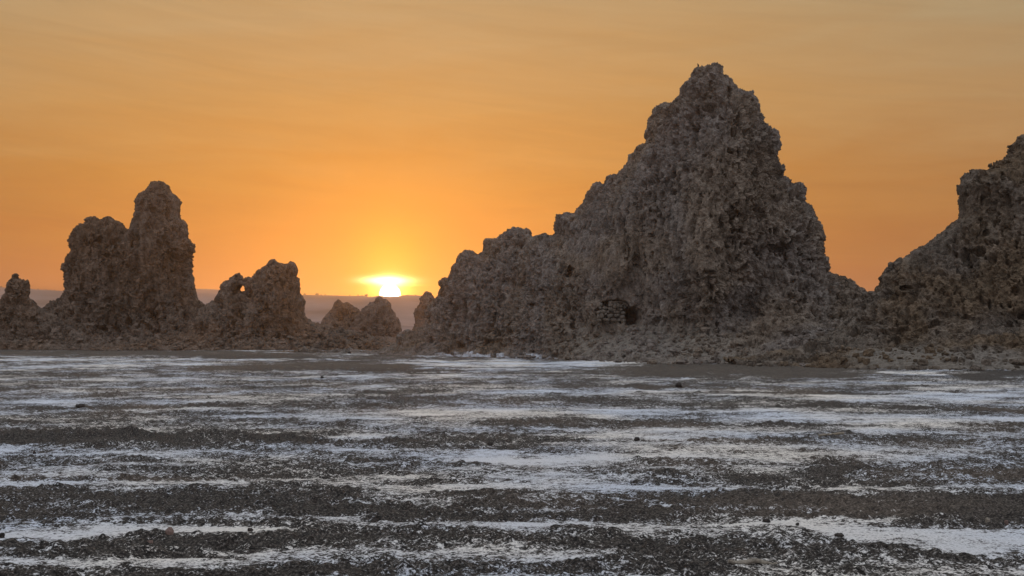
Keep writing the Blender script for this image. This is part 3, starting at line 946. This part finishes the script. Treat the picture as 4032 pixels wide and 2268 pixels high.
# ------------------------------------------------------------------ hills
mh, q, bs = new_mat('hill_rock', 1.0, 0.0)
co = q.n('ShaderNodeTexCoord').outputs['Object']
v = q.noise(q.mapping(co, (1, 1, 4)), 0.004, 6, 0.6)
q.link(q.ramp(v, [(0.35, (0.08, 0.066, 0.068, 1)), (0.65, (0.26, 0.22, 0.225, 1))]), bs.inputs['Base Color'])


def hills(name, D, prof, depth, seed, amp, ext):
    ridge = table([((px - W0 / 2) / FPX * D, CAMZ + (HOR - py) / FPX * D) for px, py in prof])
    xs = np.linspace(-ext, ext, 700)
    ts = np.concatenate([np.linspace(-1, 0, 26), np.linspace(0.1, 1, 8)])
    X, T = np.meshgrid(xs, ts, indexing='ij')
    top = ridge(X)
    pr = np.where(T < 0, (1 + T) ** 1.15, (1 - T))
    Y = D + T * depth
    p = np.stack([X.ravel() / (depth * .22), Y.ravel() / (depth * .5), 0 * X.ravel()], 1)
    n = fbm(p, seed, 5, 0.6).reshape(X.shape)
    fine = fbm(np.stack([X.ravel() / (D * 0.005), Y.ravel() / 50, 0 * X.ravel()], 1), seed + 4, 3).reshape(X.shape)
    Z = top * pr + n * amp * np.sin(np.clip(pr, 0, 1) * math.pi) - 1.0 * (pr <= 0.001) + fine * D * 0.00022 * pr
    i2 = np.arange(X.size).reshape(X.shape)
    Qh = np.stack([i2[:-1, :-1].ravel(), i2[1:, :-1].ravel(), i2[1:, 1:].ravel(), i2[:-1, 1:].ravel()], 1)
    me = mesh_np(name, np.stack([X.ravel(), Y.ravel(), Z.ravel()], 1), Qh, mh, smooth=True)
    return obj(name, me, kind='structure')


hills('hills', 3100, [(-3500, 1190), (-1500, 1120), (0, 1131), (270, 1147), (480, 1140), (780, 1136), (865, 1141), (1000, 1152), (1180, 1161), (1350, 1164), (1400, 1166),
                      (1425, 1164), (1460, 1171), (1490, 1163), (1520, 1168), (1560, 1167), (1600, 1161), (1650, 1164), (1720, 1175), (1900, 1190),
                      (2600, 1200), (3400, 1215), (4000, 1190), (6500, 1200)], 900, 61, 12, 3600)
hills('foothills', 1900, [(-3500, 1290), (0, 1285), (700, 1275), (1200, 1262), (1400, 1268), (1700, 1290), (2300, 1295), (3400, 1300), (6500, 1295)], 350, 67, 4, 2400)

# scrub on the far ridge
rng = np.random.default_rng(9)
hv = bpy.data.objects['hills'].data
hc = np.zeros(len(hv.vertices) * 3); hv.vertices.foreach_get('co', hc); hc = hc.reshape(-1, 3)
top = hc[np.abs(hc[:, 1] - 3100) < 1]
bs_ = []
ms, q_, b_ = new_mat('scrub', 1.0, 0.0)
b_.inputs['Base Color'].default_value = (0.04, 0.045, 0.025, 1)
oct_v = np.array([(1, 0, 0), (.5, .87, 0), (-.5, .87, 0), (-1, 0, 0), (-.5, -.87, 0), (.5, -.87, 0)])
VV, QQ = [], []
for i in range(420):
    p_ = top[rng.integers(0, len(top))]
    hgt = rng.uniform(1.0, 3.6) * (1 if rng.random() < .85 else 1.5); r_ = hgt * rng.uniform(.5, 1.1)
    ring = [oct_v * np.array([r_ * k_, r_ * k_, 0]) * rng.uniform(.7, 1.2, (6, 1)) + p_ + np.array([0, 0, z_]) for k_, z_ in ((.35, -1), (1, hgt * .55), (.45, hgt))]
    o_ = i * 18
    VV += ring
    for L in range(2):
        for j in range(6):
            QQ.append((o_ + L * 6 + j, o_ + L * 6 + (j + 1) % 6, o_ + (L + 1) * 6 + (j + 1) % 6, o_ + (L + 1) * 6 + j))
    QQ.append((o_ + 12, o_ + 13, o_ + 14, o_ + 15)); QQ.append((o_ + 12, o_ + 15, o_ + 16, o_ + 17))
obj('scrub', mesh_np('scrub', np.concatenate(VV), np.array(QQ), ms), kind='stuff')

# ------------------------------------------------------------------ haze
mz = bpy.data.materials.new('haze'); mz.use_nodes = True
t = mz.node_tree; t.nodes.clear()
q = NB(t)
out = q.n('ShaderNodeOutputMaterial'); pv = q.n('ShaderNodeVolumePrincipled')
pv.inputs['Color'].default_value = (0.98, 0.83, 0.70, 1)
pv.inputs['Density'].default_value = 0.00021
pv.inputs['Anisotropy'].default_value = 0.80
q.link(pv.outputs[0], out.inputs['Volume'])
mz.cycles.homogeneous_volume = True if hasattr(mz.cycles, 'homogeneous_volume') else None
hx, hy0, hy1, hz0, hz1 = 7000, -180, 4600, -3.0, 150
vv = np.array([(x, y, z) for x in (-hx, hx) for y in (hy0, hy1) for z in (hz0, hz1)], float)
ff = np.array([(0, 1, 3, 2), (4, 6, 7, 5), (0, 4, 5, 1), (2, 3, 7, 6), (0, 2, 6, 4), (1, 5, 7, 3)])
obj('haze', mesh_np('haze', vv, ff, mz), kind='stuff')


# ------------------------------------------------------------------ small stones
def stone_mesh(name, dims, seed, mat, sub=3, lump=0.22, flat=0.0):
    rng = np.random.default_rng(seed)
    # cube sphere
    n = 2 ** sub
    V, Qs, base = [], [], 0
    g = np.linspace(-1, 1, n + 1)
    A, B = np.meshgrid(g, g, indexing='ij')
    for ax in range(3):
        for sg in (-1, 1):
            p = np.zeros((A.size, 3))
            p[:, ax] = sg; p[:, (ax + 1) % 3] = A.ravel() * sg; p[:, (ax + 2) % 3] = B.ravel()
            i2 = np.arange(A.size).reshape(A.shape) + base
            V.append(p); base += A.size
            Qs.append(np.stack([i2[:-1, :-1].ravel(), i2[1:, :-1].ravel(), i2[1:, 1:].ravel(), i2[:-1, 1:].ravel()], 1))
    V = np.concatenate(V); Qs = np.concatenate(Qs)
    key = np.round(V * 1000).astype(np.int64)
    _, first, inv = np.unique(key, axis=0, return_index=True, return_inverse=True)
    V = V[first]; Qs = inv.ravel()[Qs]
    r = (np.abs(V) ** 2.5).sum(1) ** (1 / 2.5)
    V = V / r[:, None]
    n_ = fbm(V * 1.3 + seed * 3.7, seed, 3, 0.6)
    V = V * (1 + lump * n_)[:, None]
    f1_, _ = worley(V * 2.6 + seed, seed + 3)
    V = V * (1 - 0.10 * f1_)[:, None]
    V = V * np.array(dims) / 2
    return mesh_np(name, V, Qs, mat, {'sand': np.zeros(len(V)), 'salt': np.zeros(len(V))}, smooth=True)


m_stone = rock_mat('field_stone', (0.08, 0.070, 0.058, 1), (0.165, 0.148, 0.125, 1), (0.26, 0.235, 0.205, 1), (1.0, .96, .9, 1), 0.15, 0.01)
m_pink = rock_mat('pink_stone', (0.10, 0.07, 0.06, 1), (0.21, 0.15, 0.125, 1), (0.33, 0.25, 0.21, 1), (1.1, .9, .8, 1), 0.15, 0.01)
m_dark = rock_mat('dark_stone', (0.018, 0.016, 0.015, 1), (0.045, 0.04, 0.036, 1), (0.09, 0.08, 0.07, 1), (1.1, .9, .8, 1), 0.15, 0.01)
m_pale = rock_mat('pale_stone', (0.16, 0.14, 0.11, 1), (0.28, 0.25, 0.2, 1), (0.42, 0.38, 0.31, 1), (1.0, .95, .85, 1), 0.15, 0.01)
STONES = [  # px, py (foot), width px, height px, material, label
    (669, 2096, 30, 26, m_pink, 'pinkish angular stone alone on the cream salt plate at lower left'),
    (591, 2120, 24, 18, m_pink, 'smaller reddish stone just left of the angular stone, on the plate edge'),
    (6, 2112, 22, 18, m_dark, 'dark stone cut by the left edge beside the cream salt plate'),
    (317, 1607, 34, 15, m_dark, 'flat black clod on the flat below the double rock tower'),
    (135, 1791, 14, 10, m_dark, 'small dark pebble just below the black churned ridge at left'),
    (500, 1722, 26, 16, m_dark, 'black clod standing up on the churned dark ridge'),
    (1268, 1490, 18, 9, m_dark, 'small dark stone on pale salt below the gap in the rocks'),
    (1201, 1388, 22, 20, m_stone, 'brown boulder at the far edge of the salt below the holed crag'),
    (1376, 1392, 12, 7, m_dark, 'little dark rock at the shore of the far white salt patch'),
    (1475, 2050, 28, 12, m_dark, 'flat dark stone on mottled salt at lower centre'),
    (2673, 1524, 28, 15, m_dark, 'dark hump on the flat below the sandy slope'),
    (2509, 1735, 28, 12, m_dark, 'small black clod on bluish salt right of centre'),
    (3018, 2060, 30, 12, m_dark, 'small dark stone at the tip of the right cream salt plate'),
    (3140, 2072, 16, 10, m_dark, 'dark pebble on the right cream salt plate'),
    (3305, 2112, 34, 12, m_dark, 'flat dark clod lying inside the right cream salt plate'),
    (3890, 2060, 18, 16, m_pale, 'round pale stone on brown crust at lower right, the left of two'),
    (3962, 2064, 16, 14, m_pink, 'round buff stone on brown crust at lower right, the right of two'),
    (2632, 2070, 16, 12, m_stone, 'dull brown stone on dark crust below the centre'),
    (3485, 2160, 26, 10, m_dark, 'dark sliver of crust below the right cream salt plate'),
    (1930, 1752, 20, 10, m_dark, 'black pebble near the middle of the salt flat'),
    (985, 2087, 22, 12, m_dark, 'dark clod on the right tip of the lower left salt plate'),
    (1160, 1960, 18, 8, m_dark, 'dark chip on brown crust left of centre'),
]
for i, (px, py, w_, h_, mt, lb) in enumerate(STONES):
    x, y = ground_pt(px, py)
    s_ = math.hypot(x, y) / FPX
    W_, H_ = w_ * s_, h_ * s_
    me = stone_mesh('stone', (W_, W_ * 0.8, H_ * 1.35), 20 + i, mt, 3, 0.5)
    o = obj('stone' if w_ < 34 or i == 0 else 'clod', me, label=lb, category='stone')
    o.location = (x, y, ground_z(x, y) + H_ * 0.42)
    o.rotation_euler = (0, 0, i * 1.3)

for i, (px, py, w_, h_, dp, lb) in enumerate([
    (1850, 1398, 110, 48, 3.0, 'pale rounded boulder at the toe of the tall rock, nearest to the gap'),
    (1990, 1400, 150, 40, 3.2, 'long low pale boulder between the rounded boulder and the sandy slope'),
    (2115, 1402, 80, 26, 2.2, 'small low pale boulder just left of the sandy slope')]):
    x, y = ground_pt(px, py); s_ = y / FPX
    me = stone_mesh('boulder', (w_ * s_, dp * 1.6, h_ * s_ * 1.25), 70 + i, M_ROCK, 5, 0.5)
    o = obj('boulder', me, label=lb, category='boulder')
    o.location = (x, y, h_ * s_ * 0.36)

# rubble fallen along the toes of the rocks
def rubble(name, rocks, n, seed, smin, smax, mat, zmax):
    rng = np.random.default_rng(seed)
    base = stone_mesh('piece', (1, 1, 1), seed, mat, 1, 0.4)
    bv = np.array([v_.co[:] for v_ in base.vertices]); bq = np.array([p_.vertices[:] for p_ in base.polygons])
    VV, QQ = [], []; off = 0
    cand = rocks[(rocks[:, 2] < zmax) & (rocks[:, 2] > -0.3)]
    pick = cand[rng.integers(0, len(cand), n)]
    for p_ in pick:
        sz = smin * (smax / smin) ** (rng.random() ** 2.2)
        sc3 = sz * rng.uniform(0.7, 1.3, 3) * np.array([1, 1, .75])
        a_ = rng.uniform(0, 6.28); ca, sa_ = math.cos(a_), math.sin(a_)
        v_ = bv * (1 + 0.25 * rng.standard_normal((len(bv), 1)) * .5) * sc3
        v_ = np.stack([v_[:, 0] * ca - v_[:, 1] * sa_, v_[:, 0] * sa_ + v_[:, 1] * ca, v_[:, 2]], 1)
        spread = rng.normal(0, 1.0, 2) * np.array([1.0, 1.5]) * (p_[2] < 0.4)
        z_ = p_[2] if p_[2] >= 0.4 else 0.0
        c_ = np.array([p_[0] + spread[0], p_[1] - abs(spread[1]), max(z_, 0.0) + sz * .22])
        VV.append(v_ + c_); QQ.append(bq + off); off += len(bv)
    V_ = np.concatenate(VV)
    me = mesh_np(name, V_, np.concatenate(QQ), mat, {'sand': np.zeros(len(V_)), 'salt': np.zeros(len(V_))})
    bpy.data.meshes.remove(base)
    return obj(name, me, kind='stuff')


rubble('rubble', V_MAIN[V_MAIN[:, 1] < 168], 2600, 5, .15, 1.1, M_ROCK, 4.0)
rubble('rubble', V_R[V_R[:, 1] < 122], 1500, 6, .12, .9, M_ROCKR, 3.0)
rubble('rubble', np.concatenate([V_T, V_S, V_H])[np.concatenate([V_T, V_S, V_H])[:, 1] < 258], 2200, 7, .3, 1.5, M_ROCKL, 3.0)

# pale weathered pole lying on the flat, half-sunk twisted branch nearby
def tube(name, pts, rad, mat, seg=8):
    V, Qs = [], []
    pts = [Vector(p) for p in pts]
    for i, p in enumerate(pts):
        d_ = (pts[min(i + 1, len(pts) - 1)] - pts[max(i - 1, 0)]).normalized()
        a = d_.cross(Vector((0, 0, 1)));
        if a.length < 1e-3: a = Vector((1, 0, 0))
        a.normalize(); c_ = a.cross(d_)
        for j in range(seg):
            t_ = 2 * math.pi * j / seg
            V.append(p + (a * math.cos(t_) + c_ * math.sin(t_)) * rad[i])
    for i in range(len(pts) - 1):
        for j in range(seg):
            Qs.append((i * seg + j, i * seg + (j + 1) % seg, (i + 1) * seg + (j + 1) % seg, (i + 1) * seg + j))
    V.append(pts[0]); V.append(pts[-1])
    T = [(len(V) - 2, (j + 1) % seg, j, j) for j in range(seg)]
    me = bpy.data.meshes.new(name)
    last = (len(pts) - 1) * seg
    faces = Qs + [(len(V) - 2, (j + 1) % seg, j) for j in range(seg)] + [(len(V) - 1, last + j, last + (j + 1) % seg) for j in range(seg)]
    me.from_pydata([tuple(v_) for v_ in V], [], faces)
    me.materials.append(mat)
    return me


def on_ground(px, py, dz=0.03):
    x, y = ground_pt(px, py)
    return Vector((x, y, ground_z(x, y) + dz))


A_, B_ = on_ground(3225, 1722, .05), on_ground(3322, 1716, .07)
me = tube('pole', [A_ + (B_ - A_) * t_ + Vector((0, 0, 0.01 * math.sin(t_ * 9))) for t_ in np.linspace(0, 1, 7)], [.035] * 7, m_pale)
obj('pole', me, label='thin pale pole lying flat on the salt at right of centre', category='pole')
pts = [on_ground(2870 + 190 * t_, 2222 - 6 * math.sin(t_ * 3.1), .02 + .03 * math.sin(t_ * 3.1)) for t_ in np.linspace(0, 1, 12)]
me = tube('branch', pts, [.012 + .022 * math.sin(math.pi * min(1, t_ + .15)) for t_ in np.linspace(0, .9, 12)], m_pale)
obj('branch', me, label='long low weathered branch lying on dark crust at the bottom right of centre', category='branch')

# ------------------------------------------------------------------ dry stone wall closing the cave
def z6(x, y): return 2250 + x * 0.2208, 1000 + y * 0.2208


WALL = [(700, 905, 95, 90), (770, 925, 80, 110), (835, 915, 80, 110), (885, 930, 75, 70), (945, 890, 95, 75), (600, 965, 110, 65), (695, 985, 95, 80),
        (560, 1025, 150, 72), (645, 1035, 70, 60), (800, 1035, 150, 62), (885, 995, 85, 58), (925, 1052, 85, 66), (760, 1000, 70, 50),
        (480, 1120, 65, 110), (545, 1105, 90, 95), (610, 1070, 60, 50), (685, 1105, 130, 82), (812, 1095, 130, 68), (910, 1125, 105, 88),
        (600, 1165, 90, 60), (650, 1175, 90, 62), (760, 1175, 130, 60), (850, 1180, 90, 60), (925, 1195, 110, 84), (500, 1185, 90, 60),
        (480, 1045, 70, 70), (790, 862, 150, 42), (900, 850, 120, 40), (700, 850, 100, 36), (520, 905, 80, 80), (515, 965, 60, 60),
        (955, 950, 60, 60), (1000, 905, 80, 80)]
Dw = front_depth(V_MAIN, 2420, 1285, 0.5) or 145.0
De = front_depth(V_MAIN, 2385, 1175, 0.5) or 147.0
print('wall depth', Dw, De)
Dwall = WALLD + 0.25
wall = bpy.data.objects.new('stone_wall', None)
SC.collection.objects.link(wall)
x, y, z = P(2418, 1270, Dwall)
wall.location = (x, y, z)
wall['label'] = 'rough dry stone wall with a small window hole, closing the cave mouth at the foot of the tall rock'
wall['category'] = 'stone wall'
random.seed(4)
shapes = [stone_mesh('stone', (1, 1, 1), 300 + i, m_stone, 2, 0.35) for i in range(7)]
for i, (cx_, cy_, w_, h_) in enumerate(WALL):
    px, py = z6(cx_, cy_)
    D_ = Dwall + random.uniform(-0.06, 0.06) + (1270 - py) * 0.002
    x1, y1, z1_ = P(px, py, D_)
    s_ = D_ / FPX * 0.2208
    o = obj('stone', shapes[i % 7], wall)
    o.location = (x1 - x, y1 - y, z1_ - z)
    o.scale = (w_ * s_ * 0.98, 0.55, h_ * s_ * 0.98)
    o.rotation_euler = (random.uniform(-.15, .15), random.uniform(-.2, .2), random.uniform(-.2, .2))

# ------------------------------------------------------------------ bird on the summit
m_bird, q, bs = new_mat('black_feathers', 0.6, 0.3)
bs.inputs['Base Color'].default_value = (0.015, 0.014, 0.014, 1)
c = np.argmin(np.abs(V_MAIN[:, 0] / V_MAIN[:, 1] - ray(2754, 262)[0] / ray(2754, 262)[1]) * 300 - V_MAIN[:, 2] * 0.5 + 0)
m = np.abs(V_MAIN[:, 0] / V_MAIN[:, 1] * FPX + W0 / 2 - 2752) < 6
top = V_MAIN[m][np.argmax(V_MAIN[m][:, 2])]
bird = bpy.data.objects.new('bird', None)
SC.collection.objects.link(bird)
bird.location = (top[0], top[1], top[2] - 0.02)
bird.rotation_euler = (0, 0, R(200)); bird.scale = (1.2, 1.2, 1.2)
bird['label'] = 'small dark bird perched upright on the very top of the tallest rock'
bird['category'] = 'bird'
sk = [(-.02, 0, .10), (-.01, 0, .16), (.02, 0, .24), (.045, 0, .31), (.055, 0, .345), (.065, 0, .39), (.07, 0, .425)]
obj('body', tube('body', sk, [.03, .065, .085, .07, .042, .048, .018], m_bird, 10), bird)
obj('beak', tube('beak', [(.10, 0, .395), (.135, 0, .39), (.16, 0, .38)], [.016, .01, .003], m_bird, 6), bird)
obj('tail', tube('tail', [(-.03, 0, .17), (-.08, 0, .09), (-.13, 0, .01)], [.04, .032, .022], m_bird, 6), bird)
for s_ in (-1, 1):
    obj('leg', tube('leg', [(0, s_ * .03, .13), (.01, s_ * .032, .05), (.02, s_ * .034, 0)], [.014, .008, .008], m_bird, 6), bird)
    obj('wing', tube('wing', [(.03, s_ * .075, .31), (0, s_ * .09, .22), (-.06, s_ * .06, .11)], [.02, .04, .012], m_bird, 6), bird)
